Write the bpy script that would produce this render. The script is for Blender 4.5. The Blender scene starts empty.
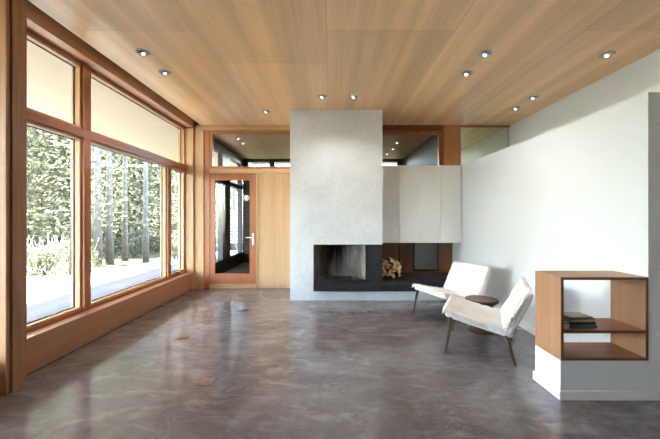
import bpy, bmesh, math, random
from mathutils import Vector, Matrix, noise
PI = math.pi
sc = bpy.context.scene
COL = sc.collection

# ------------------------------------------------------------------ materials
def srgb(r, g, b):
    def f(c):
        c /= 255.0
        return c / 12.92 if c <= 0.04045 else ((c + 0.055) / 1.055) ** 2.4
    return (f(r), f(g), f(b), 1.0)

class NT:
    def __init__(self, name):
        self.m = bpy.data.materials.new(name)
        self.m.use_nodes = True
        self.t = self.m.node_tree
        self.n = self.t.nodes
        self.bsdf = self.n['Principled BSDF']
        self.out = self.n['Material Output']
    def new(self, kind, **kw):
        nd = self.n.new(kind)
        for k, v in kw.items():
            setattr(nd, k, v)
        return nd
    def link(self, a, b):
        self.t.links.new(a, b)
    def coords(self, scale=(1, 1, 1), rand=True, rot=(0, 0, 0)):
        tc = self.new('ShaderNodeTexCoord')
        mp = self.new('ShaderNodeMapping')
        mp.inputs['Scale'].default_value = scale
        mp.inputs['Rotation'].default_value = rot
        if rand:
            oi = self.new('ShaderNodeObjectInfo')
            mul = self.new('ShaderNodeVectorMath', operation='SCALE')
            cx = self.new('ShaderNodeCombineXYZ')
            for i in range(3):
                self.link(oi.outputs['Random'], cx.inputs[i])
            self.link(cx.outputs[0], mul.inputs[0])
            mul.inputs['Scale'].default_value = 23.0
            add = self.new('ShaderNodeVectorMath', operation='ADD')
            self.link(tc.outputs['Object'], add.inputs[0])
            self.link(mul.outputs[0], add.inputs[1])
            self.link(add.outputs[0], mp.inputs['Vector'])
        else:
            self.link(tc.outputs['Object'], mp.inputs['Vector'])
        return mp.outputs[0]
    def noise(self, vec, scale, detail=4, rough=0.55, dist=0.0):
        nd = self.new('ShaderNodeTexNoise')
        nd.inputs['Scale'].default_value = scale
        nd.inputs['Detail'].default_value = detail
        nd.inputs['Roughness'].default_value = rough
        nd.inputs['Distortion'].default_value = dist
        self.link(vec, nd.inputs['Vector'])
        return nd.outputs['Fac']
    def ramp(self, fac, stops):
        r = self.new('ShaderNodeValToRGB')
        el = r.color_ramp.elements
        while len(el) < len(stops):
            el.new(0.5)
        for e, (p, c) in zip(el, stops):
            e.position = p
            e.color = c
        self.link(fac, r.inputs['Fac'])
        return r.outputs['Color']
    def mix(self, a, b, fac, mode='MIX'):
        m = self.new('ShaderNodeMix', data_type='RGBA', blend_type=mode)
        if isinstance(fac, float):
            m.inputs[0].default_value = fac
        else:
            self.link(fac, m.inputs[0])
        for s, v in ((m.inputs[6], a), (m.inputs[7], b)):
            if isinstance(v, tuple):
                s.default_value = v
            else:
                self.link(v, s)
        return m.outputs[2]
    def bump(self, h, strength, dist=0.01):
        b = self.new('ShaderNodeBump')
        b.inputs['Strength'].default_value = strength
        b.inputs['Distance'].default_value = dist
        self.link(h, b.inputs['Height'])
        self.link(b.outputs[0], self.bsdf.inputs['Normal'])
    def rough(self, v):
        self.bsdf.inputs['Roughness'].default_value = v
    def spec(self, v):
        self.bsdf.inputs['Specular IOR Level'].default_value = v
    def base(self, c):
        if isinstance(c, tuple):
            self.bsdf.inputs['Base Color'].default_value = c
        else:
            self.link(c, self.bsdf.inputs['Base Color'])

def shade(c, k):
    return (c[0] * k, c[1] * k, c[2] * k, 1.0)

def wood(name, c, axis='z', contrast=0.28, rough=0.4, spec=0.4, fine=1.0):
    """straight-grained fir or walnut, grain running along one axis"""
    w = NT(name)
    a = {'x': 0, 'y': 1, 'z': 2}[axis]
    s1 = [7.0, 7.0, 7.0]; s1[a] = 0.35
    s2 = [60.0 * fine] * 3; s2[a] = 1.6
    n1 = w.noise(w.coords(tuple(s1)), 1.0, 2, 0.5, 0.4)
    n2 = w.noise(w.coords(tuple(s2)), 1.0, 4, 0.6, 0.3)
    c1 = w.ramp(n1, [(0.3, shade(c, 1 - contrast * 0.7)), (0.7, shade(c, 1 + contrast * 0.5))])
    g = w.ramp(n2, [(0.32, (1 - contrast, 1 - contrast * 1.1, 1 - contrast * 1.25, 1)), (0.62, (1, 1, 1, 1))])
    w.base(w.mix(c1, g, 0.85, 'MULTIPLY'))
    w.rough(rough); w.spec(spec)
    w.bump(n2, 0.06, 0.004)
    return w.m

def plain(name, c, rough=0.5, spec=0.4, metal=0.0, mottled=0.0, nscale=6.0, bump=0.0):
    w = NT(name)
    if mottled or bump:
        n = w.noise(w.coords(), nscale, 5, 0.6)
        if mottled:
            w.base(w.ramp(n, [(0.3, shade(c, 1 - mottled)), (0.7, shade(c, 1 + mottled))]))
        else:
            w.base(c)
        if bump:
            w.bump(n, bump, 0.01)
    else:
        w.base(c)
    w.rough(rough); w.spec(spec)
    w.bsdf.inputs['Metallic'].default_value = metal
    return w.m

M = {}
FIR = srgb(214, 163, 104)
M['fir_z'] = wood('fir vertical', srgb(206, 164, 120), 'z', 0.2, 0.42)
M['fir_x'] = wood('fir crosswise', srgb(212, 172, 126), 'x', 0.2, 0.42)
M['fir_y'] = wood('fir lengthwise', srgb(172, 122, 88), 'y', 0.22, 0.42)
M['fir_beam_lightened'] = wood('fir head beam', srgb(206, 152, 106), 'y', 0.2, 0.42)  # same fir as the sill panel, lightened because little light reaches the beam
M['sash_z'] = wood('red fir sash vertical', srgb(176, 108, 66), 'z', 0.18, 0.38)
M['sash_y'] = wood('red fir sash lengthwise', srgb(168, 102, 64), 'y', 0.18, 0.38)
M['sash_x'] = wood('red fir sash crosswise', srgb(178, 112, 68), 'x', 0.18, 0.38)
M['fir_post'] = wood('orange fir post', srgb(196, 134, 88), 'z', 0.18, 0.42)
M['post'] = wood('timber post', srgb(166, 122, 86), 'z', 0.3, 0.45)
M['panel'] = wood('vertical fir veneer', srgb(206, 168, 124), 'z', 0.16, 0.45)
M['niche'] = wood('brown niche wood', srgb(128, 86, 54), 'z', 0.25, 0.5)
M['oak'] = wood('shelf veneer vertical', srgb(168, 126, 92), 'z', 0.15, 0.45)
M['oak_top'] = wood('shelf veneer top', srgb(178, 142, 110), 'x', 0.12, 0.5)
M['oak_x'] = wood('shelf veneer flat', srgb(170, 112, 72), 'x', 0.2, 0.4)
M['edge'] = wood('shelf edge banding', srgb(122, 74, 44), 'x', 0.2, 0.5)
M['walnut'] = wood('walnut leg', srgb(84, 58, 42), 'z', 0.3, 0.4)
M['walnut_top'] = wood('turned walnut', srgb(84, 58, 44), 'x', 0.35, 0.4)
M['white'] = plain('white painted wall', srgb(222, 227, 231), 0.6, 0.3)
M['white_trim'] = plain('white painted trim', srgb(238, 238, 238), 0.45, 0.4)
M['cream'] = plain('cream lacquer', srgb(236, 239, 238), 0.4, 0.4)
M['chrome'] = plain('brushed steel', srgb(200, 200, 200), 0.25, 0.5, 1.0)
M['lamp_metal'] = plain('satin nickel', srgb(170, 172, 174), 0.45, 0.5, 0.5)
M['iron'] = plain('black iron', srgb(26, 25, 26), 0.5, 0.4)
M['dark_frame'] = plain('dark bronze frame', srgb(34, 31, 29), 0.45, 0.4)
M['brass'] = plain('brass plate', srgb(118, 92, 70), 0.4, 0.5, 0.3, 0.15, 40.0)
M['fabric'] = plain('white wool fabric', srgb(240, 243, 248), 0.9, 0.1, 0, 0.05, 60.0, 0.5)

def m_ceiling():
    w = NT('ceiling veneer')
    tc = w.new('ShaderNodeTexCoord')
    mp = w.new('ShaderNodeMapping')
    mp.inputs['Location'].default_value = (-3.61 + 2.44 * 4, 0.03 + 1.22 * 8, 0)
    mp.inputs['Rotation'].default_value = (0, 0, 0)
    sw = w.new('ShaderNodeSeparateXYZ'); cb = w.new('ShaderNodeCombineXYZ')
    w.link(tc.outputs['Object'], sw.inputs[0])
    w.link(sw.outputs[1], cb.inputs[0]); w.link(sw.outputs[0], cb.inputs[1])
    w.link(cb.outputs[0], mp.inputs['Vector'])
    br = w.new('ShaderNodeTexBrick')
    br.offset = 0.254; br.offset_frequency = 2
    br.inputs['Scale'].default_value = 1.0
    br.inputs['Brick Width'].default_value = 2.44
    br.inputs['Row Height'].default_value = 1.22
    br.inputs['Mortar Size'].default_value = 0.0022
    br.inputs['Mortar Smooth'].default_value = 0.0
    br.inputs['Bias'].default_value = 0.0
    br.inputs['Color1'].default_value = (0.90, 0.89, 0.88, 1)
    br.inputs['Color2'].default_value = (1.08, 1.08, 1.08, 1)
    br.inputs['Mortar'].default_value = (0.62, 0.58, 0.55, 1)
    w.link(mp.outputs[0], br.inputs['Vector'])
    c = srgb(240, 196, 144)
    n0 = w.noise(w.coords((5.5, 0.10, 1), False), 1.0, 1, 0.4, 0.2)
    n2 = w.noise(w.coords((55, 1.3, 1), False), 1.0, 4, 0.6, 0.4)
    c1 = w.ramp(n0, [(0.3, shade(c, 0.86)), (0.5, c), (0.7, shade(c, 1.13))])
    g = w.ramp(n2, [(0.3, (0.86, 0.84, 0.81, 1)), (0.62, (1, 1, 1, 1))])
    col = w.mix(c1, g, 0.9, 'MULTIPLY')
    w.base(w.mix(col, br.outputs['Color'], 1.0, 'MULTIPLY'))
    w.rough(0.34); w.spec(0.45)
    return w.m
M['ceiling'] = m_ceiling()

def m_floor():
    w = NT('polished concrete')
    v = w.coords((1, 1, 1), False)
    n1 = w.noise(v, 0.9, 6, 0.62, 0.6)
    n2 = w.noise(v, 4.5, 8, 0.7, 1.6)
    n3 = w.noise(w.coords((1.7, 4.0, 1), False), 1.8, 9, 0.74, 0.7)
    a = w.ramp(n1, [(0.3, srgb(90, 82, 81)), (0.5, srgb(110, 103, 103)), (0.72, srgb(131, 126, 128))])
    b = w.ramp(n2, [(0.28, (0.66, 0.65, 0.66, 1)), (0.5, (1, 1, 1, 1)), (0.72, (1.25, 1.24, 1.23, 1))])
    c = w.mix(a, b, 0.85, 'MULTIPLY')
    vein = w.ramp(n3, [(0.5, (0, 0, 0, 1)), (0.76, (1, 1, 1, 1))])
    vm = w.new('ShaderNodeMath', operation='MULTIPLY'); vm.inputs[1].default_value = 0.8
    w.link(vein, vm.inputs[0])
    w.base(w.mix(c, srgb(160, 153, 152), vm.outputs[0]))
    r = w.ramp(n2, [(0.25, (0.09, 0.09, 0.09, 1)), (0.75, (0.17, 0.17, 0.17, 1))])
    w.link(r, w.bsdf.inputs['Roughness'])
    w.spec(0.75)
    w.bump(n2, 0.03, 0.01)
    return w.m
M['floor'] = m_floor()

def m_plaster():
    w = NT('troweled concrete plaster')
    v = w.coords((1, 1, 1), False)
    n1 = w.noise(v, 2.2, 6, 0.65, 0.8)
    n2 = w.noise(v, 16, 6, 0.7, 0.5)
    c = srgb(222, 226, 229)
    a = w.ramp(n1, [(0.3, shade(c, 0.90)), (0.7, shade(c, 1.06))])
    b = w.ramp(n2, [(0.3, (0.86, 0.86, 0.85, 1)), (0.6, (1, 1, 1, 1))])
    w.base(w.mix(a, b, 0.75, 'MULTIPLY'))
    w.rough(0.6); w.spec(0.3)
    w.bump(n2, 0.12, 0.01)
    return w.m
M['plaster'] = m_plaster()

def m_stone():
    w = NT('black slate')
    v = w.coords((1, 1, 1), False)
    n = w.noise(v, 7, 6, 0.65, 0.6)
    w.base(w.ramp(n, [(0.3, srgb(26, 26, 32)), (0.7, srgb(44, 44, 52))]))
    w.rough(0.5); w.spec(0.35)
    w.bump(n, 0.15, 0.01)
    return w.m
M['slate'] = m_stone()

def m_fireback():
    w = NT('sooted refractory concrete')
    v = w.coords((1, 1, 1), False)
    n = w.noise(v, 5, 6, 0.7, 1.0)
    st = w.noise(w.coords((9, 9, 0.8), False), 1.2, 4, 0.6, 0.6)
    # soot plume: a stain around the middle of the back, wider at the top
    tc = w.new('ShaderNodeTexCoord'); sp = w.new('ShaderNodeSeparateXYZ')
    w.link(tc.outputs['Object'], sp.inputs[0])
    ax = w.new('ShaderNodeMath', operation='SUBTRACT'); w.link(sp.outputs[0], ax.inputs[0]); ax.inputs[1].default_value = 0.02
    ab = w.new('ShaderNodeMath', operation='ABSOLUTE'); w.link(ax.outputs[0], ab.inputs[0])
    zz = w.new('ShaderNodeMath', operation='MULTIPLY_ADD'); w.link(sp.outputs[2], zz.inputs[0]); zz.inputs[1].default_value = -0.35; w.link(ab.outputs[0], zz.inputs[2])
    ad = w.new('ShaderNodeMath', operation='MULTIPLY_ADD'); w.link(st, ad.inputs[0]); ad.inputs[1].default_value = 0.45; w.link(zz.outputs[0], ad.inputs[2])
    mr = w.new('ShaderNodeMapRange'); w.link(ad.outputs[0], mr.inputs['Value'])
    mr.inputs['From Min'].default_value = 0.02; mr.inputs['From Max'].default_value = 0.34
    c = w.ramp(n, [(0.3, srgb(120, 114, 106)), (0.7, srgb(172, 168, 162))])
    w.base(w.mix(srgb(18, 16, 15), c, mr.outputs[0]))
    w.rough(0.9); w.spec(0.1)
    return w.m
M['fireback'] = m_fireback()

def m_deck():
    w = NT('weathered deck boards')
    tc = w.new('ShaderNodeTexCoord'); sp = w.new('ShaderNodeSeparateXYZ')
    w.link(tc.outputs['Object'], sp.inputs[0])
    m1 = w.new('ShaderNodeMath', operation='DIVIDE'); w.link(sp.outputs[0], m1.inputs[0]); m1.inputs[1].default_value = 0.14
    fl = w.new('ShaderNodeMath', operation='FLOOR'); w.link(m1.outputs[0], fl.inputs[0])
    fr = w.new('ShaderNodeMath', operation='FRACT'); w.link(m1.outputs[0], fr.inputs[0])
    gap = w.new('ShaderNodeMath', operation='LESS_THAN'); w.link(fr.outputs[0], gap.inputs[0]); gap.inputs[1].default_value = 0.09
    wn = w.new('ShaderNodeTexWhiteNoise', noise_dimensions='1D'); w.link(fl.outputs[0], wn.inputs['W'])
    n = w.noise(w.coords((40, 1.0, 1), False), 1.0, 4, 0.6)
    c = w.ramp(wn.outputs['Value'], [(0.0, srgb(64, 66, 70)), (1.0, srgb(78, 80, 84))])
    g = w.ramp(n, [(0.3, (0.85, 0.85, 0.85, 1)), (0.7, (1.05, 1.05, 1.05, 1))])
    c = w.mix(c, g, 0.9, 'MULTIPLY')
    w.base(w.mix(c, srgb(16, 16, 17), gap.outputs[0]))
    w.rough(0.8); w.spec(0.05)
    return w.m
M['deck'] = m_deck()

def m_siding():
    w = NT('dark board siding')
    tc = w.new('ShaderNodeTexCoord'); sp = w.new('ShaderNodeSeparateXYZ')
    w.link(tc.outputs['Object'], sp.inputs[0])
    m1 = w.new('ShaderNodeMath', operation='DIVIDE'); w.link(sp.outputs[2], m1.inputs[0]); m1.inputs[1].default_value = 0.11
    fr = w.new('ShaderNodeMath', operation='FRACT'); w.link(m1.outputs[0], fr.inputs[0])
    gap = w.new('ShaderNodeMath', operation='LESS_THAN'); w.link(fr.outputs[0], gap.inputs[0]); gap.inputs[1].default_value = 0.12
    n = w.noise(w.coords((1.5, 1.5, 40), False), 1.0, 4, 0.6)
    c = w.ramp(n, [(0.3, srgb(26, 26, 24)), (0.7, srgb(50, 49, 45))])
    w.base(w.mix(c, srgb(14, 13, 12), gap.outputs[0]))
    w.rough(0.6); w.spec(0.3)
    return w.m
M['siding'] = m_siding()

M['soffit'] = wood('pale soffit boards', srgb(212, 192, 164), 'y', 0.05, 0.7, 0.1)
M['ground'] = plain('forest floor', srgb(56, 54, 40), 0.95, 0.05, 0, 0.3, 3.0)
M['porch_floor'] = plain('porch concrete', srgb(84, 83, 84), 0.6, 0.3, 0, 0.12, 3.0)

def m_glass(name='window glass', tint=(0.97, 0.985, 0.975, 1), refl=1.0):
    w = NT(name)
    tr = w.new('ShaderNodeBsdfTransparent'); tr.inputs[0].default_value = tint
    gl = w.new('ShaderNodeBsdfGlossy'); gl.inputs['Roughness'].default_value = 0.0
    lw = w.new('ShaderNodeLayerWeight')
    pw = w.new('ShaderNodeMath', operation='POWER'); pw.inputs[1].default_value = 5.0
    w.link(lw.outputs['Facing'], pw.inputs[0])
    mu = w.new('ShaderNodeMath', operation='MULTIPLY_ADD'); mu.inputs[1].default_value = 0.9 * refl; mu.inputs[2].default_value = 0.035 * refl
    w.link(pw.outputs[0], mu.inputs[0])
    mx = w.new('ShaderNodeMixShader')
    w.link(mu.outputs[0], mx.inputs[0]); w.link(tr.outputs[0], mx.inputs[1]); w.link(gl.outputs[0], mx.inputs[2])
    w.link(mx.outputs[0], w.out.inputs['Surface'])
    return w.m
M['glass'] = m_glass(refl=0.45)
M['glass_green'] = m_glass('greenish interior glass', (0.86, 0.90, 0.84, 1))
M['glass_edge'] = plain('green glass edge', srgb(196, 200, 176), 0.2, 0.5)

def m_lamp():
    w = NT('lit bulb')
    em = w.new('ShaderNodeEmission'); em.inputs['Color'].default_value = (1, 0.94, 0.85, 1)
    em.inputs['Strength'].default_value = 0.12
    w.link(em.outputs[0], w.out.inputs['Surface'])
    return w.m
M['bulb'] = m_lamp()

def m_leaf(name, c):
    w = NT(name)
    n = w.noise(w.coords((1, 1, 1)), 1.6, 3, 0.7)
    col = w.ramp(n, [(0.3, shade(c, 0.68)), (0.5, c), (0.7, shade(c, 1.3))])
    df = w.new('ShaderNodeBsdfDiffuse'); tl = w.new('ShaderNodeBsdfTranslucent')
    w.link(col, df.inputs[0]); w.link(col, tl.inputs[0])
    mx = w.new('ShaderNodeMixShader'); mx.inputs[0].default_value = 0.45
    w.link(df.outputs[0], mx.inputs[1]); w.link(tl.outputs[0], mx.inputs[2])
    w.link(mx.outputs[0], w.out.inputs['Surface'])
    return w.m
M['leaf_a'] = m_leaf('grey green needles', srgb(84, 83, 64))
M['leaf_b'] = m_leaf('yellow green leaves', srgb(102, 99, 74))
M['bark'] = plain('grey bark', srgb(84, 77, 68), 0.9, 0.1, 0, 0.3, 9.0, 0.6)

def m_wool():
    w = NT('cream sheepskin')
    v = w.coords((1, 1, 1))
    n1 = w.noise(v, 5, 3, 0.5)
    n2 = w.noise(v, 70, 4, 0.7, 1.0)
    c = srgb(240, 236, 226)
    a = w.ramp(n1, [(0.35, srgb(238, 235, 227)), (0.65, srgb(249, 250, 251))])
    g = w.ramp(n2, [(0.3, (0.86, 0.85, 0.83, 1)), (0.6, (1, 1, 1, 1))])
    w.base(w.mix(a, g, 0.8, 'MULTIPLY'))
    w.rough(0.95); w.spec(0.05)
    w.bsdf.inputs['Sheen Weight'].default_value = 0.3
    w.bump(n2, 0.8, 0.012)
    return w.m
M['wool'] = m_wool()

# ------------------------------------------------------------------ mesh helpers
class MB:
    def __init__(self):
        self.bm = bmesh.new()
        self.mats = []
        self.cur = 0
    def mat(self, m):
        if m not in self.mats:
            self.mats.append(m)
        self.cur = self.mats.index(m)
        return self
    def _tag(self, faces):
        for f in faces:
            f.material_index = self.cur
    def box(self, x0, x1, y0, y1, z0, z1):
        vs = [self.bm.verts.new(p) for p in ((x0, y0, z0), (x1, y0, z0), (x1, y1, z0), (x0, y1, z0), (x0, y0, z1), (x1, y0, z1), (x1, y1, z1), (x0, y1, z1))]
        fs = [self.bm.faces.new([vs[i] for i in q]) for q in ((3, 2, 1, 0), (4, 5, 6, 7), (0, 1, 5, 4), (1, 2, 6, 5), (2, 3, 7, 6), (3, 0, 4, 7))]
        self._tag(fs)
        return self
    def prism(self, poly, z0, z1):
        """poly of (x, y), extruded in z"""
        lo = [self.bm.verts.new((x, y, z0)) for x, y in poly]
        hi = [self.bm.verts.new((x, y, z1)) for x, y in poly]
        n = len(poly)
        fs = [self.bm.faces.new(lo[::-1]), self.bm.faces.new(hi)]
        for i in range(n):
            fs.append(self.bm.faces.new((lo[i], lo[(i + 1) % n], hi[(i + 1) % n], hi[i])))
        self._tag(fs)
        return self
    def tube(self, pts, radii, seg=12, cap=True):
        pts = [Vector(p) for p in pts]
        if not hasattr(radii, '__len__'):
            radii = [radii] * len(pts)
        rings = []
        fs = []
        up = Vector((0, 0, 1))
        for i, p in enumerate(pts):
            d = (pts[min(i + 1, len(pts) - 1)] - pts[max(i - 1, 0)]).normalized()
            ref = Vector((1, 0, 0)) if abs(d.dot(up)) > 0.95 else up
            a = d.cross(ref).normalized(); b = d.cross(a).normalized()
            rings.append([self.bm.verts.new(p + (a * math.cos(t) + b * math.sin(t)) * radii[i]) for t in [2 * PI * k / seg for k in range(seg)]])
        for r0, r1 in zip(rings, rings[1:]):
            for k in range(seg):
                fs.append(self.bm.faces.new((r0[k], r0[(k + 1) % seg], r1[(k + 1) % seg], r1[k])))
        if cap:
            fs.append(self.bm.faces.new(rings[0][::-1])); fs.append(self.bm.faces.new(rings[-1]))
        for f in fs:
            f.smooth = True
        self._tag(fs)
        return self
    def lathe(self, prof, seg=32, centre=(0, 0, 0), rot=None):
        rings = []
        fs = []
        c = Vector(centre)
        for r, z in prof:
            ring = []
            for k in range(seg):
                t = 2 * PI * k / seg
                v = Vector((r * math.cos(t), r * math.sin(t), z))
                if rot is not None:
                    v = rot @ v
                ring.append(self.bm.verts.new(c + v))
            rings.append(ring)
        for r0, r1 in zip(rings, rings[1:]):
            for k in range(seg):
                fs.append(self.bm.faces.new((r0[k], r0[(k + 1) % seg], r1[(k + 1) % seg], r1[k])))
        fs.append(self.bm.faces.new(rings[0][::-1])); fs.append(self.bm.faces.new(rings[-1]))
        for f in fs:
            f.smooth = True
        self._tag(fs)
        return self
    def shift(self, loc):
        for v in self.bm.verts:
            v.co -= Vector(loc)
        return self
    def build(self, name, mat=None, parent=None, bevel=0.0, seg=2, recalc=True):
        if recalc:
            bmesh.ops.recalc_face_normals(self.bm, faces=self.bm.faces)
        me = bpy.data.meshes.new(name)
        self.bm.to_mesh(me); self.bm.free()
        for m in ([mat] if mat is not None else self.mats):
            me.materials.append(m)
        o = bpy.data.objects.new(name, me)
        COL.objects.link(o)
        if parent is not None:
            o.parent = parent
        if bevel:
            b = o.modifiers.new('bevel', 'BEVEL')
            b.width = bevel; b.segments = seg; b.limit_method = 'ANGLE'; b.angle_limit = math.radians(50)
        return o

def tag(o, label=None, cat=None, group=None, kind=None):
    if label: o['label'] = label
    if cat: o['category'] = cat
    if group: o['group'] = group
    if kind: o['kind'] = kind
    return o

def thing(name, label, cat, loc=(0, 0, 0), rz=0.0, group=None, kind=None):
    o = bpy.data.objects.new(name, None)
    o.empty_display_size = 0.1
    COL.objects.link(o)
    o.location = loc; o.rotation_euler = (0, 0, rz)
    return tag(o, label, cat, group, kind)

def kids(o):
    return [c for c in COL.objects if c.parent == o]

def copy_tree(root):
    r = root.copy(); COL.objects.link(r)
    for ch in kids(root):
        c = ch.copy(); COL.objects.link(c); c.parent = r
        for g in kids(ch):
            d = g.copy(); COL.objects.link(d); d.parent = c
    return r

def boxes(name, mat, lst, kind='structure', parent=None, bevel=0.0, label=None, cat=None):
    mb = MB()
    for b in lst:
        mb.box(*b)
    o = mb.build(name, mat, parent, bevel)
    if parent is None:
        tag(o, label, cat, None, kind)
    return o

def frame_yz(mb, x0, x1, y0, y1, z0, z1, w):
    """rectangular frame in a wall that runs along y"""
    mb.box(x0, x1, y0, y1, z0, z0 + w); mb.box(x0, x1, y0, y1, z1 - w, z1)
    mb.box(x0, x1, y0, y0 + w, z0 + w, z1 - w); mb.box(x0, x1, y1 - w, y1, z0 + w, z1 - w)
    return mb

def frame_xz(mb, x0, x1, y0, y1, z0, z1, w):
    mb.box(x0, x1, y0, y1, z0, z0 + w); mb.box(x0, x1, y0, y1, z1 - w, z1)
    mb.box(x0, x0 + w, y0, y1, z0 + w, z1 - w); mb.box(x1 - w, x1, y0, y1, z0 + w, z1 - w)
    return mb

# ------------------------------------------------------------------ measures
F, CX, CY, CAMH = 316.0, 329.5, 217.5, 1.36
ZC = 3.13                      # ceiling
YB = 6.08                      # back wall
XL = -2.59                     # inner face of the window wall
XR = 2.38                      # low white wall
XO = 3.47                      # outer right wall
YS = 2.36                      # end of the low wall, front of the shelf box

# ------------------------------------------------------------------ setting
boxes('floor', M['floor'], [(-2.95, XO + 0.2, -3.7, YB + 0.14, -0.15, 0.0)], label='polished mottled grey brown concrete floor', cat='floor')
boxes('ceiling', M['ceiling'], [(-2.46, XO, -3.5, YB + 0.12, ZC, ZC + 0.1), (2.38, XO, YB + 0.12, YB + 3.5, ZC, ZC + 0.1)], label='wood veneer ceiling', cat='ceiling')
boxes('ceiling_porch', wood('porch ceiling veneer', srgb(206, 166, 120), 'y', 0.15, 0.6, 0.25), [(-2.74, 2.379, YB + 0.122, YB + 3.62, ZC, ZC + 0.1)], label='wood ceiling of the porch behind the glass door', cat='ceiling')
mb = MB().prism([(-6.35, -4.2), (XO + 0.3, -4.2), (XO + 0.3, 12.0), (-5.45, 12.0)], ZC + 0.24, ZC + 0.45)
tag(mb.build('roof', M['dark_frame']), 'roof slab over the room and its deep eaves', 'roof', None, 'structure')
mb = MB().prism([(-6.35, -4.2), (-2.87, -4.2), (-2.87, 12.0), (-5.45, 12.0)], ZC + 0.02, ZC + 0.235)
tag(mb.build('ceiling_soffit', M['soffit']), 'pale wood soffit under the eaves outside the windows', 'soffit', None, 'structure')

# left window wall: sill panel, head beam, jambs, posts
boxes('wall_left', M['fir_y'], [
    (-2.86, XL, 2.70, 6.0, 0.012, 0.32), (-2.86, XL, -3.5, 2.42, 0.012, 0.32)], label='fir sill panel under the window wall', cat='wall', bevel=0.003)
boxes('beam_left', M['fir_beam_lightened'], [(-2.86, XL, 2.56, 6.19, 3.07, ZC + 0.2), (-2.86, XL, -3.5, 2.42, 3.07, ZC + 0.2)], label='fir head beam of the window wall', cat='beam', bevel=0.003)
boxes('shade_strip_left', M['iron'], [(-2.84, XL - 0.012, 2.70, 6.0, 0.0, 0.012)], label='black strip painted as the shade in the gap under the fir sill panel', cat='baseboard')  # black strip stands in for the shade between panel and floor
boxes('trim_1', M['post'], [(-2.95, -2.46, 2.452, 2.555, 0.0, ZC), (-2.95, -2.478, 2.427, 2.452, 0.0, ZC), (-2.95, -2.457, 2.40, 2.427, 0.0, ZC)], label='thick fir post in the left foreground', cat='post', bevel=0.004)
boxes('trim_2', M['sash_z'], [(-2.86, -2.575, 2.56, 2.69, 0.0, 3.07)], label='red brown fir jamb just behind the foreground post', cat='trim', bevel=0.003)
boxes('trim_3', M['fir_z'], [(-2.88, XL, 6.005, YB + 0.12, 0.0, 3.068)], label='fir corner jamb between the windows and the back wall', cat='trim', bevel=0.003)

def window(name, label, y0, y1, z0, z1, crank=False, w=0.026):
    e = thing(name, label, 'window', (-2.79, (y0 + y1) / 2, z0), 0, None, 'structure')
    L = e.location
    frame_yz(MB(), -2.835, -2.745, y0, y1, z0, z1, w).shift(L).build('window_frame', M['fir_z'], e, 0.003)
    frame_yz(MB(), -2.812, -2.80, y0 + w, y1 - w, z0 + w, z1 - w, 0.008).shift(L).build('glazing_bead', M['dark_frame'], e)
    MB().box(-2.808, -2.803, y0 + w + 0.001, y1 - w - 0.001, z0 + w + 0.001, z1 - w - 0.001).shift(L).build('window_pane', M['glass'], e)
    if crank:
        c = MB().mat(M['chrome']).box(-2.744, -2.715, y1 - 0.36, y1 - 0.24, z0 + 0.004, z0 + 0.022)
        c.tube([(-2.725, y1 - 0.30, z0 + 0.02), (-2.712, y1 - 0.30, z0 + 0.04), (-2.705, y1 - 0.38, z0 + 0.045)], [0.008, 0.007, 0.006], 8)
        c.shift(L).build('crank_handle', None, e)
    return e

ZT0, ZT1 = 2.245, 2.335
boxes('trim_4', M['sash_y'], [(-2.85, -2.715, 2.69, 6.0, ZT0, ZT1)], label='red fir transom bar across the window wall', cat='trim', bevel=0.003)
boxes('trim_5', M['sash_z'], [(-2.85, -2.715, 3.50, 3.60, 0.322, ZT0), (-2.85, -2.715, 3.50, 3.60, ZT1, 3.068)], label='red fir mullion between the first two windows', cat='trim', bevel=0.003)
boxes('trim_6', M['sash_z'], [(-2.85, -2.715, 5.32, 5.42, 0.322, ZT0)], label='red fir mullion beside the narrow casement', cat='trim', bevel=0.003)
boxes('trim_7', M['sash_y'], [(-2.85, -2.72, 2.69, 3.5, 0.32, 0.343), (-2.85, -2.72, 3.6, 5.32, 0.32, 0.343), (-2.85, -2.72, 5.42, 6.0, 0.32, 0.343),
                              (-2.85, -2.735, 2.69, 3.5, 3.045, 3.07), (-2.85, -2.735, 3.6, 6.0, 3.045, 3.07)], label='thin red fir sill and head strips of the windows', cat='trim', bevel=0.002)
window('window_1', 'tall lower window nearest the foreground post', 2.70, 3.498, 0.345, ZT0 - 0.002)
window('window_2', 'widest lower window, in the middle of the window wall', 3.602, 5.318, 0.345, ZT0 - 0.002)
window('window_3', 'narrow lower casement with a crank by the back corner', 5.422, 5.99, 0.345, ZT0 - 0.002, True, 0.04)
window('window_4', 'short upper window nearest the foreground post', 2.70, 3.498, ZT1 + 0.002, 3.043)
window('window_5', 'long upper window reaching the back corner', 3.602, 5.99, ZT1 + 0.002, 3.043)
# the same window wall carries on beside the camera
boxes('trim_8', M['sash_z'], [(-2.85, -2.715, y, y + 0.1, 0.322, 3.07) for y in (0.35, 2.32)], label='red fir mullions of the window beside the camera', cat='trim')
window('window_6', 'window beside the camera, next to the foreground post', 0.46, 2.31, 0.345, 3.043)
boxes('wall_left_rear', M['fir_y'], [(-2.86, XL - 0.02, -3.5, 0.345, 0.321, 3.069)], label='unseen solid fir wall beside the camera, added to block side light', cat='wall')  # out of view, solid to keep window light off the wall stub's front

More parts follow.
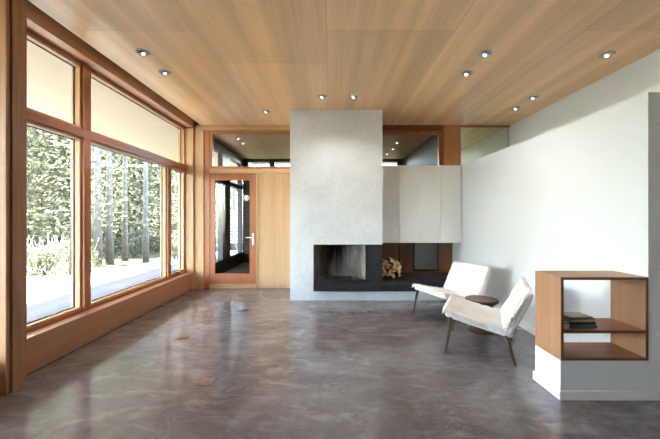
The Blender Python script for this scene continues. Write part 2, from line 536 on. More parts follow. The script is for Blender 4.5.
# walls
boxes('wall_rear', M['niche'], [(-2.95, XO + 0.2, -3.7, -3.5, 0, ZC + 0.1)], label='brown wood wall behind the camera', cat='wall')
boxes('wall_outer_right', M['white'], [(XO, XO + 0.2, -3.5, 9.6, 0, ZC + 0.1)], label='tall white outer wall beyond the low wall', cat='wall')
boxes('wall_right', M['white'], [(XR, XR + 0.13, YS, YB - 0.005, 0, 2.297)], label='low white wall on the right, stopping short of the ceiling', cat='wall')
boxes('wall_stub', M['white'], [(1.725, XR - 0.001, YS, 2.65, 0, 0.292)], label='short white wall stub under the wooden shelf box', cat='wall')
boxes('wall_stair_cut_low', M['white'], [(2.37, XO, 9.4, 9.55, 0, 0.9)], label='unseen white stair end wall, cut low to let daylight in behind the glass', cat='wall')  # out of view, kept low so sky light brightens the space behind the glass
boxes('baseboard_right', M['white_trim'], [(XR - 0.014, XR, 2.652, 5.16, 0, 0.07)], label='white baseboard of the low right wall', cat='baseboard', bevel=0.003)
boxes('baseboard_front', M['white_trim'], [(1.711, XR + 0.13, YS - 0.014, YS, 0, 0.07), (1.711, 1.725, YS, 2.664, 0, 0.07), (1.725, XR - 0.015, 2.65, 2.664, 0, 0.07)], label='white baseboard around the wall stub', cat='baseboard', bevel=0.003)

# back wall
yb1 = YB + 0.12
boxes('wall_back', M['panel'], [(-1.375, -0.10, YB, yb1, 0.0, 2.206), (-0.10, 0.868, YB + 0.02, yb1, 0.0, 2.206)], label='vertical fir veneer panel between door and fireplace', cat='wall')
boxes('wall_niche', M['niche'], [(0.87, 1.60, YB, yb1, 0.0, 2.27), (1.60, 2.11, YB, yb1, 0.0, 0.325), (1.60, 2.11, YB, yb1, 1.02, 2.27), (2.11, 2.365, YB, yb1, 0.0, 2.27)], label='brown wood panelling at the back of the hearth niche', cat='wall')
boxes('trim_9', M['fir_x'], [(-2.585, 0.868, YB - 0.03, yb1, 3.03, ZC)], label='fir header beam above the door transom', cat='trim', bevel=0.003)
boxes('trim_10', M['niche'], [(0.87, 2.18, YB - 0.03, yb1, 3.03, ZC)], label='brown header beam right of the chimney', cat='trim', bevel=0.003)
boxes('trim_11', M['fir_z'], [(-2.585, -2.41, YB - 0.03, yb1, 0.0, 3.028)], label='fir casing left of the glass door', cat='trim', bevel=0.003)
boxes('trim_12', M['sash_z'], [(-2.408, -2.305, YB - 0.005, yb1, 0.0, 3.028)], label='red fir door jamb', cat='trim', bevel=0.003)
boxes('trim_13', M['fir_x'], [(-2.303, 0.868, YB - 0.02, yb1, 2.207, 2.297)], label='fir rail between the door and its transom', cat='trim', bevel=0.003)
boxes('trim_14', M['fir_z'], [(-1.412, -1.377, YB - 0.02, yb1, 0.0, 2.206)], label='slim fir casing right of the glass door', cat='trim', bevel=0.003)
boxes('trim_15', M['fir_x'], [(-2.303, -1.414, YB - 0.03, yb1, 0.0, 0.078)], label='fir threshold under the glass door', cat='trim', bevel=0.003)
boxes('trim_16', M['fir_post'], [(2.18, 2.50, YB - 0.04, yb1, 2.299, ZC)], label='orange fir post between transom and interior glass', cat='post', bevel=0.003)
boxes('trim_17', M['sash_x'], [(2.502, XO, YB - 0.01, YB + 0.05, 3.10, ZC)], label='slim wood strip over the interior glass panel', cat='trim')

def window_back(name, label, x0, x1, z0, z1, w, fm, bead=True):
    e = thing(name, label, 'window', ((x0 + x1) / 2, YB + 0.05, z0), 0, None, 'structure')
    L = e.location
    frame_xz(MB(), x0, x1, YB + 0.0, YB + 0.09, z0, z1, w).shift(L).build('window_frame', fm, e, 0.003)
    MB().box(x0 + w, x1 - w, YB + 0.045, YB + 0.05, z0 + w, z1 - w).shift(L).build('window_pane', M['glass'], e)
    return e
window_back('window_9', 'transom window above the glass door', -2.303, 0.868, 2.299, 3.028, 0.045, M['sash_x'])
window_back('window_10', 'transom window right of the chimney', 0.87, 2.178, 2.272, 3.028, 0.07, M['sash_z'])
window_back('window_11', 'small low window at the back of the hearth niche', 1.602, 2.108, 0.327, 1.018, 0.035, M['dark_frame'])

# interior glass panel over the stair
e = thing('glass_panel', 'frameless greenish glass panel above the low white wall', 'glass panel', (3.0, YB + 0.02, 2.1), 0)
MB().box(2.504, XO - 0.004, YB + 0.015, YB + 0.025, 0.001, 3.099).shift(e.location).build('pane', M['glass_green'], e)
MB().box(2.504, 2.535, YB + 0.008, YB + 0.0145, 2.0, 3.099).shift(e.location).build('edge_strip', M['glass_edge'], e)
MB().box(XO - 0.03, XO - 0.004, YB + 0.008, YB + 0.0145, 2.0, 3.099).shift(e.location).build('edge_strip', M['glass_edge'], e)
MB().lathe([(0.013, 0), (0.013, 0.02)], 12, (3.1, YB - 0.008, 2.38), Matrix.Rotation(-PI / 2, 3, 'X')).shift(e.location).build('clamp', M['chrome'], e)
e['label'] = 'frameless greenish glass panel above the low white wall'

# door
d = thing('door_1', 'red fir door with one full-height glass pane', 'door', (-1.86, YB + 0.03, 0.08), 0, None, 'structure')
L = d.location
dm = MB()
dx0, dx1, dz0, dz1 = -2.300, -1.416, 0.082, 2.205
dm.box(dx0, -2.206, YB + 0.005, YB + 0.05, dz0, dz1); dm.box(-1.537, dx1, YB + 0.005, YB + 0.05, dz0, dz1)
dm.box(-2.206, -1.537, YB + 0.005, YB + 0.05, dz0, 0.275); dm.box(-2.206, -1.537, YB + 0.005, YB + 0.05, 2.08, dz1)
dm.shift(L).build('door_leaf', M['sash_z'], d, 0.002)
MB().box(-2.2055, -1.5375, YB + 0.025, YB + 0.03, 0.2755, 2.0795).shift(L).build('door_pane', M['glass'], d)
h = MB().box(-1.49, -1.45, YB - 0.004, YB + 0.004, 0.83, 1.06)
h.tube([(-1.47, YB, 0.98), (-1.47, YB - 0.045, 0.98), (-1.49, YB - 0.05, 0.98), (-1.60, YB - 0.05, 0.98)], [0.010, 0.010, 0.010, 0.008], 10)
h.lathe([(0.014, 0), (0.014, 0.012)], 16, (-1.47, YB - 0.004, 0.88), Matrix.Rotation(PI / 2, 3, 'X'))
ho = h.shift(L).build('door_handle', M['chrome'], d, 0.001)
ho['label'] = 'steel lever handle'

# ------------------------------------------------------------------ screened porch behind the back wall
YP = 9.55
boxes('floor_porch', M['porch_floor'], [(-2.7, 2.25, yb1 + 0.02, YP + 0.15, -0.15, -0.002)], label='grey concrete floor of the porch behind the glass door', cat='floor')
boxes('wall_porch_right', M['siding'], [(2.22, 2.36, yb1, YP + 0.15, 0, ZC)], label='dark board siding on the right of the porch', cat='wall')
boxes('wall_porch_back', M['siding'], [(-2.62, 2.215, YP, YP + 0.12, 0, 2.82), (-2.62, 2.215, YP, YP + 0.12, 3.04, ZC)] +
      [(x, x + 0.16, YP, YP + 0.12, 2.82, 3.04) for x in (-2.62, -1.82, -1.0, -0.2, 0.6, 1.4, 2.05)], label='dark porch back wall with a row of clerestory openings', cat='wall')
boxes('wall_porch_left', M['dark_frame'], [(-2.74, -2.62, yb1, YP + 0.12, -0.05, 0.32), (-2.74, -2.62, yb1, YP + 0.12, 2.20, 2.30), (-2.74, -2.62, yb1, YP + 0.12, 2.93, ZC)] +
      [(-2.74, -2.62, y, y + 0.12, 0.32, 2.93) for y in (6.21, 9.4)] + [(-2.74, -2.62, 7.75, 8.35, 0.32, 2.93)], label='dark frames of the porch side openings', cat='wall')
pl = thing('porch_light', 'small round white light on the dark porch wall', 'light', (-2.60, YP, 1.95))
MB().lathe([(0.085, 0.0), (0.085, 0.015), (0.07, 0.03), (0.03, 0.036)], 24, (0, 0, 0), Matrix.Rotation(PI / 2, 3, 'X')).build('light_cover', plain('white disc', srgb(236, 236, 234), 0.4), pl)
pl.location.x = -2.50
MB().lathe([(0.095, 0.0), (0.095, 0.006)], 24, (0, 0, 0), Matrix.Rotation(PI / 2, 3, 'X')).build('base_ring', M['chrome'], pl)

# ------------------------------------------------------------------ outdoors
mb = MB().prism([(-9.4, -4.2), (-2.87, -4.2), (-2.87, 13.5), (-4.35, 13.5), (-6.62, 6.86)], -0.12, -0.05)
tag(mb.build('deck', M['deck']), 'weathered grey board deck outside the windows', 'deck', None, 'structure')
boxes('ground', M['ground'], [(-60, 40, -30, 70, -0.9, -0.42)], label='pale forest floor beyond the deck', cat='ground')

sl = thing('slatted_screen', 'pale slatted screen at the far end of the deck', 'screen', (-3.35, 11.2, -0.05))
for x in (-0.47, 0.45):
    MB().box(x, x + 0.06, -0.03, 0.03, 0.0, 1.75).build('screen_post', M['dark_frame'], sl)
for k in range(11):
    MB().box(-0.41, 0.449, -0.015, 0.015, 0.50 + k * 0.11, 0.575 + k * 0.11).build('slat', plain('pale slat', srgb(214, 218, 224), 0.6) if k == 0 else bpy.data.materials['pale slat'], sl)

rng = random.Random(11)
def foliage_mesh(seed, H, h0, R, n, size, mat):
    r = random.Random(seed)
    vs, fs = [], []
    for i in range(n):
        t = r.random() ** 0.75
        z = h0 + (H - h0) * t
        rad = R * (1 - t) ** 0.7 * (0.5 + 0.5 * abs(math.sin(z * 5.3 + seed))) + 0.1
        a = r.random() * 2 * PI
        a += 0.5 * math.sin(a * 7 + math.floor(z * 2.2) * 2.1)
        q = rad * math.sqrt(r.random())
        p = Vector((q * math.cos(a), q * math.sin(a), z - 0.22 * q + r.gauss(0, 0.05)))
        s = size * (0.5 + r.random())
        u = Vector((r.gauss(0, 1), r.gauss(0, 1), r.gauss(0, 0.5))).normalized()
        w = u.cross(Vector((r.gauss(0, 1), r.gauss(0, 1), r.gauss(0, 1)))).normalized()
        k = len(vs)
        vs += [p - u * s, p + w * s * 0.38, p + u * s, p - w * s * 0.38]
        fs.append((k, k + 1, k + 2, k + 3))
    me = bpy.data.meshes.new('foliage'); me.from_pydata(vs, [], fs); me.materials.append(mat)
    return me

def trunk_mb(seed, H, rad):
    r = random.Random(seed)
    mb = MB()
    pts, rr = [], []
    for k in range(9):
        t = k / 8
        pts.append((r.gauss(0, 0.05) * t * 2, r.gauss(0, 0.05) * t * 2, H * t)); rr.append(rad * (1 - 0.72 * t) * (1.25 if k == 0 else 1))
    mb.tube(pts, rr, 10)
    for k in range(int(H * 2)):
        z = r.uniform(1.2, H * 0.9); a = r.random() * 2 * PI; l = r.uniform(0.5, 1.5) * (1 - 0.5 * z / H)
        mb.tube([(0, 0, z), (math.cos(a) * l * .5, math.sin(a) * l * .5, z - 0.02), (math.cos(a) * l, math.sin(a) * l, z - l * .2)], [rad * .16, rad * .11, rad * .05], 5)
    return mb

def make_tree(seed, H, rad, h0, R, n, size, mat, label):
    t = thing('evergreen_tree', label, 'tree', (0, 0, 0), 0, 'forest trees beyond the deck')
    trunk_mb(seed, H, rad).build('trunk', M['bark'], t)
    o = bpy.data.objects.new('foliage', foliage_mesh(seed, H, h0, R, n, size, mat)); COL.objects.link(o); o.parent = t
    return t

GZ = -0.42
BG = 'dense evergreen standing deeper in the forest behind the front trunks'
feat = [make_tree(3, 15, 0.10, 1.5, 1.7, 3000, 0.06, M['leaf_a'], 'x'), make_tree(8, 16, 0.12, 1.5, 1.7, 3000, 0.06, M['leaf_b'], 'x')]
back = [make_tree(21, 15, 0.13, 0.5, 2.6, 12000, 0.075, M['leaf_a'], BG), make_tree(34, 13, 0.11, 0.3, 2.3, 12000, 0.075, M['leaf_b'], BG), make_tree(55, 17, 0.15, 0.8, 2.9, 12000, 0.085, M['leaf_a'], BG)]
spots = [(74, 9.3, 0, 'grey tree trunk close to the mullion in the first tall window'),
         (98, 11.5, 1, 'forest tree whose trunk stands leftmost in the wide window'),
         (110, 12.0, 1, 'forest tree whose trunk stands second from left in the wide window'),
         (125, 13.0, 0, 'forest tree whose trunk stands third from left in the wide window'),
         (146, 12.5, 0, 'forest tree whose trunk stands rightmost in the wide window')]
used = [0, 0]
for px, Y, k, lab in spots:
    t = feat[k] if not used[k] else copy_tree(feat[k])
    used[k] = 1
    t['label'] = lab
    t.location = ((px - CX) / F * Y, Y, GZ); t.rotation_euler = (0, 0, px)
bgs = []
for i in range(60):
    Y = rng.uniform(14.5, 36); px = rng.uniform(-30, 236)
    bgs.append(((px - CX) / F * Y, Y))
for a in range(24):  # unseen trees added on the left to shade the deck from low sky
    bgs.append((-12.0 - rng.uniform(0, 12), -14 + a * 1.05))
for i, (x, y) in enumerate(bgs):
    t = back[i] if i < 3 else copy_tree(back[i % 3])
    t.location = (x, y, GZ); t.rotation_euler = (0, 0, rng.uniform(0, 6.28))
    s = rng.uniform(0.85, 1.15); t.scale = (s, s, s)
def make_bush(seed):
    t = thing('forest_shrub', 'low leafy shrub on the forest floor beyond the deck edge', 'shrub', (0, 0, 0), 0, 'shrubs along the deck edge')
    o = bpy.data.objects.new('foliage', foliage_mesh(seed, 0.8, 0.05, 0.9, 1000, 0.045, M['leaf_a'])); COL.objects.link(o); o.parent = t
    mb = MB()
    for k in range(5):
        a = k * 1.26
        mb.tube([(0.05 * math.cos(a), 0.05 * math.sin(a), 0), (0.25 * math.cos(a), 0.25 * math.sin(a), 0.6), (0.4 * math.cos(a), 0.4 * math.sin(a), 1.1)], [0.02, 0.014, 0.006], 5)
    mb.build('stem', M['bark'], t)
    return t
bsh = [make_bush(4), make_bush(7)]
for i in range(26):
    t = bsh[i] if i < 2 else copy_tree(bsh[i % 2])
    px = 14 + (i % 17) * 10 + rng.uniform(-4, 4); Y = rng.uniform(9.5, 12.5) if i < 8 else rng.uniform(13, 19)
    t.location = ((px - CX) / F * Y, Y, GZ); t.rotation_euler = (0, 0, rng.uniform(0, 6.28))

# ------------------------------------------------------------------ fireplace
YF = 5.18
fp = thing('fireplace', 'tall grey plaster chimney with a raised black hearth', 'fireplace', (0.1, YF, 0))
L = fp.location
cx0, cx1, ox0, ox1, oz = -0.648, 0.869, -0.262, 0.60, 0.917
br = MB().box(cx0, ox0, YF, YB - 0.002, 0.0, ZC - 0.002)
br.box(ox0, cx1, YF, YB - 0.002, oz, ZC - 0.002)
br.shift(L).build('chimney_breast', M['plaster'], fp)
MB().box(ox0, XR - 0.002, YF, YB - 0.002, 0.0, 0.178).shift(L).build('plinth', M['plaster'], fp)
hs = MB()
xs = [-0.258, 0.335, 1.0, 1.68, XR - 0.003]
for a, b in zip(xs, xs[1:]):
    hs.box(a + 0.0015, b - 0.0015, YF - 0.14, YF + 0.0, 0.18, 0.30)
for a, b in zip([0.87, 1.62], [1.62, XR - 0.003]):
    hs.box(a, b - 0.003, YF + 0.001, YB - 0.003, 0.18, 0.30)
hs.shift(L).build('hearth', M['slate'], fp, 0.002)
pr = MB()
for z0, z1 in ((0.30, 0.62), (0.623, oz - 0.001)):
    pr.box(ox1, cx1 - 0.004, YF + 0.004, YB - 0.002, z0, z1)
pr.box(ox0, ox1, YF + 0.001, YF + 0.46, 0.18, 0.305)
pr.shift(L).build('hearth_pier', M['slate'], fp, 0.002)
fb = MB()
def quad(mb, *ps):
    f = mb.bm.faces.new([mb.bm.verts.new(p) for p in ps]); f.material_index = mb.cur
y0, y1, bx0, bx1 = YF + 0.06, YF + 0.44, -0.165, 0.50
zt = oz
quad(fb, (bx0, y1, .306), (bx1, y1, .306), (bx1, y1, zt), (bx0, y1, zt))
quad(fb, (ox0 + .005, y0, .306), (bx0, y1, .306), (bx0, y1, zt), (ox0 + .005, y0, zt))
quad(fb, (bx1, y1, .306), (ox1 - .002, y0, .306), (ox1 - .002, y0, zt), (bx1, y1, zt))
quad(fb, (ox0, y0, zt - .002), (ox1, y0, zt - .002), (bx1, y1, zt - .002), (bx0, y1, zt - .002))
quad(fb, (ox0 + .005, y0, .3065), (ox1 - .002, y0, .3065), (bx1, y1, .3065), (bx0, y1, .3065))
fbo = fb.shift(L).build('firebox_lining', M['fireback'], fp)
fr = MB()
fr.box(ox0, ox0 + 0.012, YF - 0.004, YF + 0.06, 0.325, oz - 0.012); fr.box(ox1 - 0.008, ox1, YF - 0.004, YF + 0.06, 0.325, oz - 0.012)
fr.box(ox0, ox1, YF - 0.004, YF + 0.06, oz - 0.012, oz - 0.001); fr.box(ox0, ox1, YF - 0.004, YF + 0.06, 0.306, 0.335)
fr.shift(L).build('firebox_frame', M['iron'], fp)
gr = thing('fire_grate', 'low black iron grate on the firebox floor', 'fire grate', (0.15, YF + 0.25, 0.3068))
g = MB()
for k in range(7):
    x = -0.21 + k * 0.07
    g.tube([(x, -0.11, 0.055), (x, -0.09, 0.03), (x, 0.11, 0.03)], 0.007, 8)
for y in (-0.07, 0.09):
    g.tube([(-0.23, y, 0.022), (0.23, y, 0.022)], 0.008, 8)
g.build('bars', M['iron'], gr)
for x, y in ((-0.2, -0.07), (0.2, -0.07), (-0.2, 0.09), (0.2, 0.09)):
    MB().tube([(x, y, 0.0), (x, y, 0.02)], 0.009, 8).build('foot', M['iron'], gr)

# wood rack and logs
rk = thing('log_rack', 'tall narrow black iron rack holding firewood on the hearth', 'log rack', (1.075, 5.58, 0.301))
for x in (-0.20, 0.185):
    m = MB()
    m.tube([(x, -0.13, 0.0), (x, -0.13, 0.54), (x, 0.13, 0.54), (x, 0.13, 0.0)], 0.011, 8)
    m.tube([(x, -0.13, 0.46), (x, 0.13, 0.46)], 0.008, 8)
    m.build('side_frame', M['iron'], rk)
for y in (-0.13, 0.13):
    MB().tube([(-0.20, y, 0.02), (0.185, y, 0.02)], 0.009, 8).build('base_bar', M['iron'], rk)

def m_log():
    w = NT('split wood grain')
    n = w.noise(w.coords((1, 1, 1)), 14, 4, 0.6, 0.5)
    w.base(w.ramp(n, [(0.3, srgb(206, 158, 108)), (0.7, srgb(240, 204, 154))]))
    w.rough(0.85)
    return w.m
M['logwood'] = m_log()
M['logbark'] = plain('rough log bark', srgb(92, 66, 48), 0.9, 0.1, 0, 0.35, 30)
def make_log(seed):
    r = random.Random(seed)
    mb = MB()
    R = 0.050; n = 7
    arc = [PI / 2, 2 * PI / 3, PI][seed % 3]
    prof = [(0, 0)] if seed % 3 < 2 else []
    prof += [(R * math.cos(arc * k / n) * r.uniform(.92, 1.08), R * math.sin(arc * k / n) * r.uniform(.92, 1.08)) for k in range(n + 1)]
    cxm = sum(p[0] for p in prof) / len(prof); czm = sum(p[1] for p in prof) / len(prof)
    prof = [(p[0] - cxm, p[1] - czm) for p in prof]
    a = [mb.bm.verts.new((p[0], -0.15, p[1])) for p in prof]
    b = [mb.bm.verts.new((p[0] + r.gauss(0, .003), 0.15, p[1] + r.gauss(0, .003))) for p in prof]
    mb.mat(M['logwood'])
    fs = [mb.bm.faces.new(a), mb.bm.faces.new(b[::-1])]
    mb._tag(fs)
    N = len(prof)
    for i in range(N):
        j = (i + 1) % N
        flat = (seed % 3 < 2 and (i == 0 or j == 0)) or (seed % 3 == 2 and j == 0)
        mb.mat(M['logwood'] if flat else M['logbark'])
        mb._tag([mb.bm.faces.new((a[i], b[i], b[j], a[j]))])
    return mb.build('firewood_log')
protos = [make_log(k) for k in range(6)]
lay = []
for row, nn, z in ((0, 4, 0.066), (1, 4, 0.128), (2, 4, 0.190), (3, 4, 0.250), (4, 2, 0.305)):
    for k in range(nn):
        off = {4: -0.140, 2: -0.09}[nn] + (0.012 if row % 2 else 0)
        lay.append((off + k * (0.088 if nn == 4 else 0.105), z))
for i, (dx, z) in enumerate(lay):
    o = protos[i] if i < 6 else protos[i % 6].copy()
    if i >= 6: COL.objects.link(o)
    o.location = (1.07 + dx, 5.58 + rng.uniform(-0.02, 0.02), 0.301 + z)
    o.rotation_euler = (0, rng.uniform(0, 6.28), rng.uniform(-0.06, 0.06))
    tag(o, 'split firewood log stacked in the black iron rack on the hearth', 'log', 'firewood logs in the rack')

# hanging cream cabinet
YK = 5.67
cb = thing('wall_cabinet', 'long cream cabinet hanging between chimney and low white wall', 'cabinet', (1.62, YK, 0.905))
L = cb.location
MB().box(0.872, XR - 0.008, YK + 0.022, YB - 0.003, 0.905, 2.296).shift(L).build('body', M['cream'], cb)
for k in range(4):
    a = 0.872 + k * (XR - 0.008 - 0.872) / 4; b = 0.872 + (k + 1) * (XR - 0.008 - 0.872) / 4
    MB().box(a + 0.0025, b - 0.0025, YK, YK + 0.020, 0.905, 2.296).shift(L).build('door', M['cream'], cb, 0.0015)

# ------------------------------------------------------------------ ceiling lights
def make_downlight():
    t = thing('downlight', 'x', 'ceiling light', (0, 0, 0), 0, 'recessed ceiling lights')
    n = 28
    ring = MB().lathe([(0.072, 0.0), (0.072, -0.004), (0.064, -0.009), (0.054, -0.007), (0.050, -0.001)], n)
    ring.build('trim_ring', M['lamp_metal'], t)
    rot = Matrix.Rotation(math.radians(24), 3, 'Y')
    MB().lathe([(0.042, 0.004), (0.042, -0.012), (0.036, -0.014), (0.030, -0.008)], n, (0.0, 0, -0.012), rot).build('gimbal', M['lamp_metal'], t)
    MB().lathe([(0.020, -0.006), (0.018, -0.014), (0.011, -0.018), (0.004, -0.0195)], 20, (0.0, 0, -0.012), rot).build('bulb', M['bulb'], t)
    return t
SPOT = bpy.data.lights.new('downlight lamp', 'SPOT')
SPOT.energy = 1.0; SPOT.color = (1.0, 0.96, 0.90); SPOT.spot_size = math.radians(120); SPOT.spot_blend = 1.0; SPOT.shadow_soft_size = 0.03
dl0 = None
DL = [(143, 52, 'ceiling light above the windows, the nearer of the two there'),
      (164.5, 72, 'ceiling light above the windows, the farther of the two there'),
      (266, 111, 'ceiling light left of the chimney, by the header beam'),
      (322, 96, 'ceiling light in front of the chimney, left of the pair'),
      (353.5, 96, 'ceiling light in front of the chimney, right of the pair'),
      (485, 53.5, 'ceiling light right of centre, nearer of the right-centre pair'),
      (466.5, 73, 'ceiling light right of centre, farther of the right-centre pair'),
      (607, 54, 'ceiling light nearest the camera, beside the tall right wall'),
      (533, 97, 'nearer of two small ceiling lights close to the interior glass'),
      (515.5, 108, 'farther of two small ceiling lights close to the interior glass'),
      (238, 138, 'porch ceiling light behind the door transom, nearer of two'),
      (243, 142.8, 'porch ceiling light behind the door transom, farther of two'),
      (397, 142.3, 'nearest of three porch ceiling lights behind the right transom'),
      (393, 148.5, 'middle of three porch ceiling lights behind the right transom'),
      (387, 153.4, 'farthest of three porch ceiling lights behind the right transom')]
for px, py, lab in DL:
    Y = F * (ZC - CAMH) / (CY - py)
    t = make_downlight() if dl0 is None else copy_tree(dl0)
    if dl0 is None: dl0 = t
    t['label'] = lab
    so = bpy.data.objects.new('lamp', SPOT); COL.objects.link(so)
    so.location = ((px - CX) / F * Y, Y, ZC - 0.045)
    t.location = ((px - CX) / F * Y, Y, ZC - 0.0005)
    t.rotation_euler = (0, 0, PI if px < 250 else 0.3)

# ------------------------------------------------------------------ floor outlets
for i, (px, py, s, lab) in enumerate(((207, 382, 0.066, 'square brass floor outlet cover in the middle of the floor'), (182, 338, 0.06, 'small brass floor outlet cover nearer the window wall'))):
    Y = F * CAMH / (py - CY)
    e = thing('floor_outlet', lab, 'floor outlet', ((px - CX) / F * Y, Y, 0.0005), 0, 'brass floor outlets')
    MB().box(-s, s, -s, s, 0, 0.002).build('rim', M['walnut_top'], e, 0.001)
    MB().box(-s + 0.010, s - 0.010, -s + 0.010, s - 0.010, 0.002, 0.004).build('cover', M['brass'], e, 0.001)
    MB().lathe([(0.012, 0.004), (0.012, 0.0052)], 16).build('latch', M['edge'], e)

# ------------------------------------------------------------------ shelf box and books
sb = thing('shelf_box', 'open wooden shelf box standing on the short white wall stub', 'shelf', (2.05, 2.5, 0.293))
L = sb.location
X0, X1, Y0, Y1, Z0, Z1, T = 1.726, XR - 0.002, YS - 0.002, 2.652, 0.293, 0.914, 0.020
def board(name, b, m, front=True):
    o = MB().box(*b).shift(L).build(name, m, sb)
    f = MB().box(b[0], b[1], Y0 - 0.0025, Y0, b[4], b[5]).shift(L).shift((o.location)).build('edge_band', M['edge'], o)
board('side_panel', (X0, X0 + T, Y0, Y1, Z0, Z1), M['oak'])
board('side_panel', (X1 - T, X1, Y0, Y1, Z0, Z1), M['oak'])
board('top_panel', (X0 + T, X1 - T, Y0, Y1, Z1 - T, Z1), M['oak_top'])
board('bottom_panel', (X0 + T, X1 - T, Y0, Y1, Z0, Z0 + T), M['oak_x'])
board('middle_shelf', (X0 + T, X1 - T, Y0, Y1, 0.497, 0.517), M['oak_x'])

M['paper'] = plain('book pages', srgb(220, 208, 182), 0.8, 0.1, 0, 0.08, 120)
def make_book(loc, rz, w, dpt, h, cover, label):
    """spine along local -y side, lying flat"""
    e = thing('book', label, 'book', loc, rz, 'books on the middle shelf')
    t = 0.003
    c = MB().box(-w / 2, w / 2, -dpt / 2, dpt / 2, 0, t).box(-w / 2, w / 2, -dpt / 2, dpt / 2, h - t, h).box(-w / 2, w / 2, -dpt / 2 - 0.001, -dpt / 2 + t, t, h - t)
    c.build('cover', cover, e, 0.0008)
    MB().box(-w / 2 + 0.004, w / 2 - 0.004, -dpt / 2 + t + 0.0005, dpt / 2 - 0.004, t, h - t).build('pages', M['paper'], e)
    return e
zs = 0.5175
def cov(n, r, g, b): return plain(n, srgb(r, g, b), 0.5, 0.4, 0, 0.06, 20)
bx, by = 1.922, 2.478
make_book((bx, by, zs), 0.0, 0.225, 0.155, 0.022, cov('slate blue cover', 92, 108, 122), 'slate blue book at the bottom of the stack')
make_book((bx + 0.006, by + 0.004, zs + 0.0225), 0.03, 0.205, 0.150, 0.019, cov('dark green cover', 44, 62, 58), 'dark green book second from the bottom of the stack')
make_book((bx + 0.012, by + 0.006, zs + 0.042), PI + 0.06, 0.200, 0.145, 0.024, cov('black cover', 34, 30, 28), 'black book with cream pages near the top of the stack')
make_book((bx + 0.004, by + 0.012, zs + 0.0665), 0.10, 0.190, 0.140, 0.012, cov('grey brown cover', 150, 138, 122), 'grey brown book on top of the stack')
make_book((1.776, 2.44, zs), PI / 2 + 0.0, 0.15, 0.050, 0.050, cov('brown cover', 120, 78, 48), 'thick brown book wedged left of the stack against the side')
make_book((1.776, 2.445, zs + 0.0505), PI / 2, 0.145, 0.048, 0.018, cov('near black cover', 40, 34, 32), 'thin dark book on top of the brown one')

# ------------------------------------------------------------------ chairs
def slab(p0, p1, half_w, thick, r, nu, nv, nt, amp=0.0, freq=20.0, curve=0.0, seed=0, lift=None):
    """soft rounded slab whose middle line runs from p0 to p1 in the local x-z plane, width along y"""
    mb = MB()
    p0 = Vector((p0[0], 0, p0[1])); p1 = Vector((p1[0], 0, p1[1]))
    d = (p1 - p0); Lg = d.length; d.normalize()
    nrm = Vector((-d.z, 0, d.x))
    dims = Vector((Lg / 2, half_w, thick / 2))
    bm = mb.bm
    bmesh.ops.create_cube(bm, size=2.0)
    bm.verts.ensure_lookup_table()
    def cut(axis, n):
        ed = [e for e in bm.edges if abs((e.verts[0].co - e.verts[1].co).normalized()[axis]) > 0.9]
        bmesh.ops.subdivide_edges(bm, edges=ed, cuts=n, use_grid_fill=True)
    cut(0, nu); cut(1, nv); cut(2, nt)
    inner = Vector((dims.x - r, dims.y - r, dims.z - min(r, dims.z * 0.999)))
    rz = min(r, dims.z)
    for v in bm.verts:
        p = Vector((v.co.x * dims.x, v.co.y * dims.y, v.co.z * dims.z))
        c = Vector([max(-inner[i], min(inner[i], p[i])) for i in range(3)])
        o = p - c
        k = Vector((o.x / r, o.y / r, o.z / rz))
        if k.length > 1e-6:
            m = max(abs(k.x), abs(k.y), abs(k.z))
            k = k.normalized() * m
            p = c + Vector((k.x * r, k.y * r, k.z * rz))
        q = p.copy()
        zc = p.z + curve * (1 - (p.x / dims.x) ** 2) * -1.0
        w = (p0 + p1) / 2 + d * q.x + Vector((0, q.y, 0)) + nrm * zc
        if amp:
            nn = noise.noise(w * freq + Vector((seed, 0, 0))) + 0.5 * noise.noise(w * freq * 2.3)
            dirn = (d * k.x + Vector((0, k.y, 0)) + nrm * k.z) if k.length > 1e-6 else nrm
            w += dirn * amp * nn
        v.co = w
    for f in bm.faces: f.smooth = True
    return mb, (p0 + p1) / 2, d, nrm, dims

def tufts(mb, pts, seed, ln=0.030):
    r = random.Random(seed)
    for p, out in pts:
        o = (Vector(out) + Vector((r.gauss(0, .35), r.gauss(0, .35), r.gauss(0, .25)))).normalized()
        l = ln * r.uniform(.6, 1.3)
        p = Vector(p)
        mb.tube([p - o * 0.006, p + o * l * .5, p + o * l + Vector((0, 0, -0.006))], [0.007, 0.006, 0.001], 5)

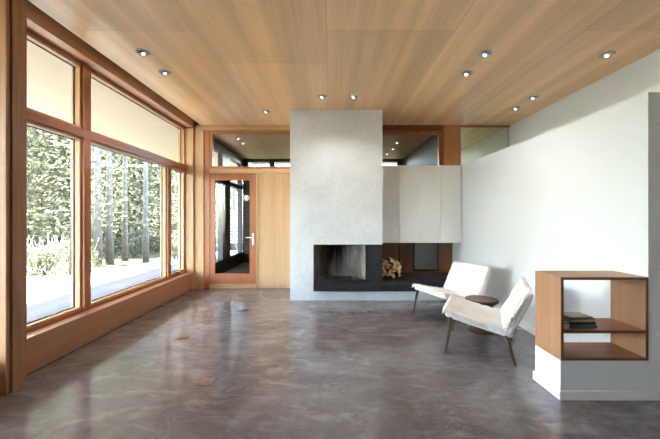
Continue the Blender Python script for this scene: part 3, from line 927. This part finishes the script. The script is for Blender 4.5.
def make_chair(label):
    t = thing('lounge_chair', label, 'chair', (0, 0, 0), 0, 'white lounge chairs by the fireplace')
    HW = 0.318
    mb, *_ = slab((-0.335, 0.385), (0.270, 0.255), HW, 0.060, 0.03, 24, 24, 4, 0.003, 18, 0.006, 1)
    mb.build('seat', M['fabric'], t)
    mb, *_ = slab((0.222, 0.255), (0.412, 0.672), HW, 0.060, 0.03, 24, 24, 4, 0.003, 18, 0.006, 2)
    mb.build('backrest', M['fabric'], t)
    # sheepskin over the seat
    mb, c, d, n, dim = slab((-0.350, 0.424), (0.220, 0.305), HW + 0.004, 0.036, 0.018, 40, 40, 4, 0.009, 22, 0.006, 3)
    pts = []
    for s in (-1, 1):
        for k in range(46):
            u = -1 + 2 * k / 45
            pts.append((c + d * dim.x * u * .98 + Vector((0, s * dim.y, 0)) + n * -0.010, (0, s * .6, -0.8)))
    for k in range(46):
        pts.append((c - d * dim.x * 1.0 + Vector((0, dim.y * (-1 + 2 * k / 45) * .97, 0)) + n * -0.010, (-.5, 0, -.8)))
    tufts(mb, pts, 5)
    mb.build('sheepskin_seat_cover', M['wool'], t)
    # and over the backrest
    mb, c, d, n, dim = slab((0.185, 0.312), (0.385, 0.708), HW + 0.004, 0.036, 0.018, 40, 40, 4, 0.008, 22, 0.006, 4)
    pts = []
    for s in (-1, 1):
        for k in range(40):
            u = -1 + 2 * k / 39
            pts.append((c + d * dim.x * u * .98 + Vector((0, s * dim.y, 0)) - n * 0.008, (.6, s * .5, -.3)))
    for k in range(46):
        pts.append((c + d * dim.x * 1.0 + Vector((0, dim.y * (-1 + 2 * k / 45) * .97, 0)) - n * 0.004, (.7, 0, -.3)))
    tufts(mb, pts, 6)
    mb.build('sheepskin_back_cover', M['wool'], t)
    for s in (-1, 1):
        MB().tube([(-0.275, s * 0.295, 0.366), (-0.325, s * 0.345, 0.0)], [0.020, 0.012], 14).build('leg', M['walnut'], t)
        MB().tube([(0.205, s * 0.295, 0.258), (0.285, s * 0.345, 0.0)], [0.021, 0.012], 14).build('leg', M['walnut'], t)
    m = MB()
    for s in (-1, 1):
        m.tube([(-0.275, s * 0.285, 0.345), (0.205, s * 0.285, 0.240)], 0.012, 10)
    m.tube([(0.205, -0.29, 0.240), (0.205, 0.29, 0.240)], 0.012, 10)
    m.tube([(-0.275, -0.29, 0.343), (-0.275, 0.29, 0.343)], 0.012, 10)
    m.build('under_frame', M['walnut'], t)
    return t
ang = math.atan2(0.37, 0.93)
c1 = make_chair('white sheepskin lounge chair nearest the fireplace, its seat and back facing us')
c1.location = (1.611, 4.27, 0); c1.rotation_euler = (0, 0, ang)
c2 = copy_tree(c1)
c2['label'] = 'white sheepskin lounge chair in front, seen from its side beside the shelf box'
c2.location = (1.612, 3.337, 0); c2.rotation_euler = (0, 0, -math.radians(27))

st = thing('side_stool', 'low round turned walnut stool table between the two white chairs', 'side table', (1.83, 3.80, 0))
MB().lathe([(0.155, 0.0), (0.162, 0.012), (0.150, 0.035), (0.105, 0.075), (0.085, 0.11)], 40).build('base', M['walnut_top'], st)
MB().lathe([(0.085, 0.11), (0.098, 0.14), (0.098, 0.20), (0.080, 0.235), (0.085, 0.26)], 40).build('waist', M['walnut_top'], st)
MB().lathe([(0.085, 0.26), (0.12, 0.30), (0.165, 0.345), (0.183, 0.362), (0.185, 0.376), (0.178, 0.385), (0.15, 0.381), (0.01, 0.380)], 48).build('top', M['walnut_top'], st)

# ------------------------------------------------------------------ light
w = bpy.data.worlds.new('World'); sc.world = w; w.use_nodes = True
nt = w.node_tree
bg = nt.nodes['Background']
sky = nt.nodes.new('ShaderNodeTexSky')
sky.sky_type = 'NISHITA'; sky.sun_disc = False
sky.sun_elevation = math.radians(60); sky.sun_rotation = math.radians(-90); sky.air_density = 1.0; sky.dust_density = 2.0
nt.links.new(sky.outputs[0], bg.inputs['Color'])
bg.inputs['Strength'].default_value = 0.4
sun = bpy.data.lights.new('Sun', 'SUN'); sun.energy = 8.5; sun.angle = math.radians(1.5); sun.color = (0.87, 0.945, 1.0)
so = bpy.data.objects.new('Sun', sun); COL.objects.link(so)
to_sun = Vector((-0.27, 0.08, 1.0)).normalized()
so.rotation_euler = to_sun.to_track_quat('Z', 'Y').to_euler(); so.location = (-8, 5, 15)

# ------------------------------------------------------------------ camera and view
cam = bpy.data.cameras.new('Camera'); co = bpy.data.objects.new('Camera', cam); COL.objects.link(co)
co.location = (0, 0, CAMH); co.rotation_euler = (PI / 2, 0, 0)
cam.sensor_width = 36.0; cam.lens = F / 660 * 36
cam.shift_x = -(CX - 330) / 660; cam.shift_y = (CY - 219.5) / 660
cam.clip_start = 0.05; cam.clip_end = 300
sc.camera = co
sc.view_settings.view_transform = 'Standard'; sc.view_settings.look = 'None'
sc.view_settings.gamma = 1.0; sc.view_settings.use_curve_mapping = False
sc.view_settings.exposure = 5.2
cy = sc.cycles
cy.max_bounces = 12; cy.diffuse_bounces = 8; cy.glossy_bounces = 4; cy.transparent_max_bounces = 16; cy.transmission_bounces = 6
cy.use_denoising = True
cy.sample_clamp_indirect = 8.0
cy.caustics_reflective = False; cy.caustics_refractive = False
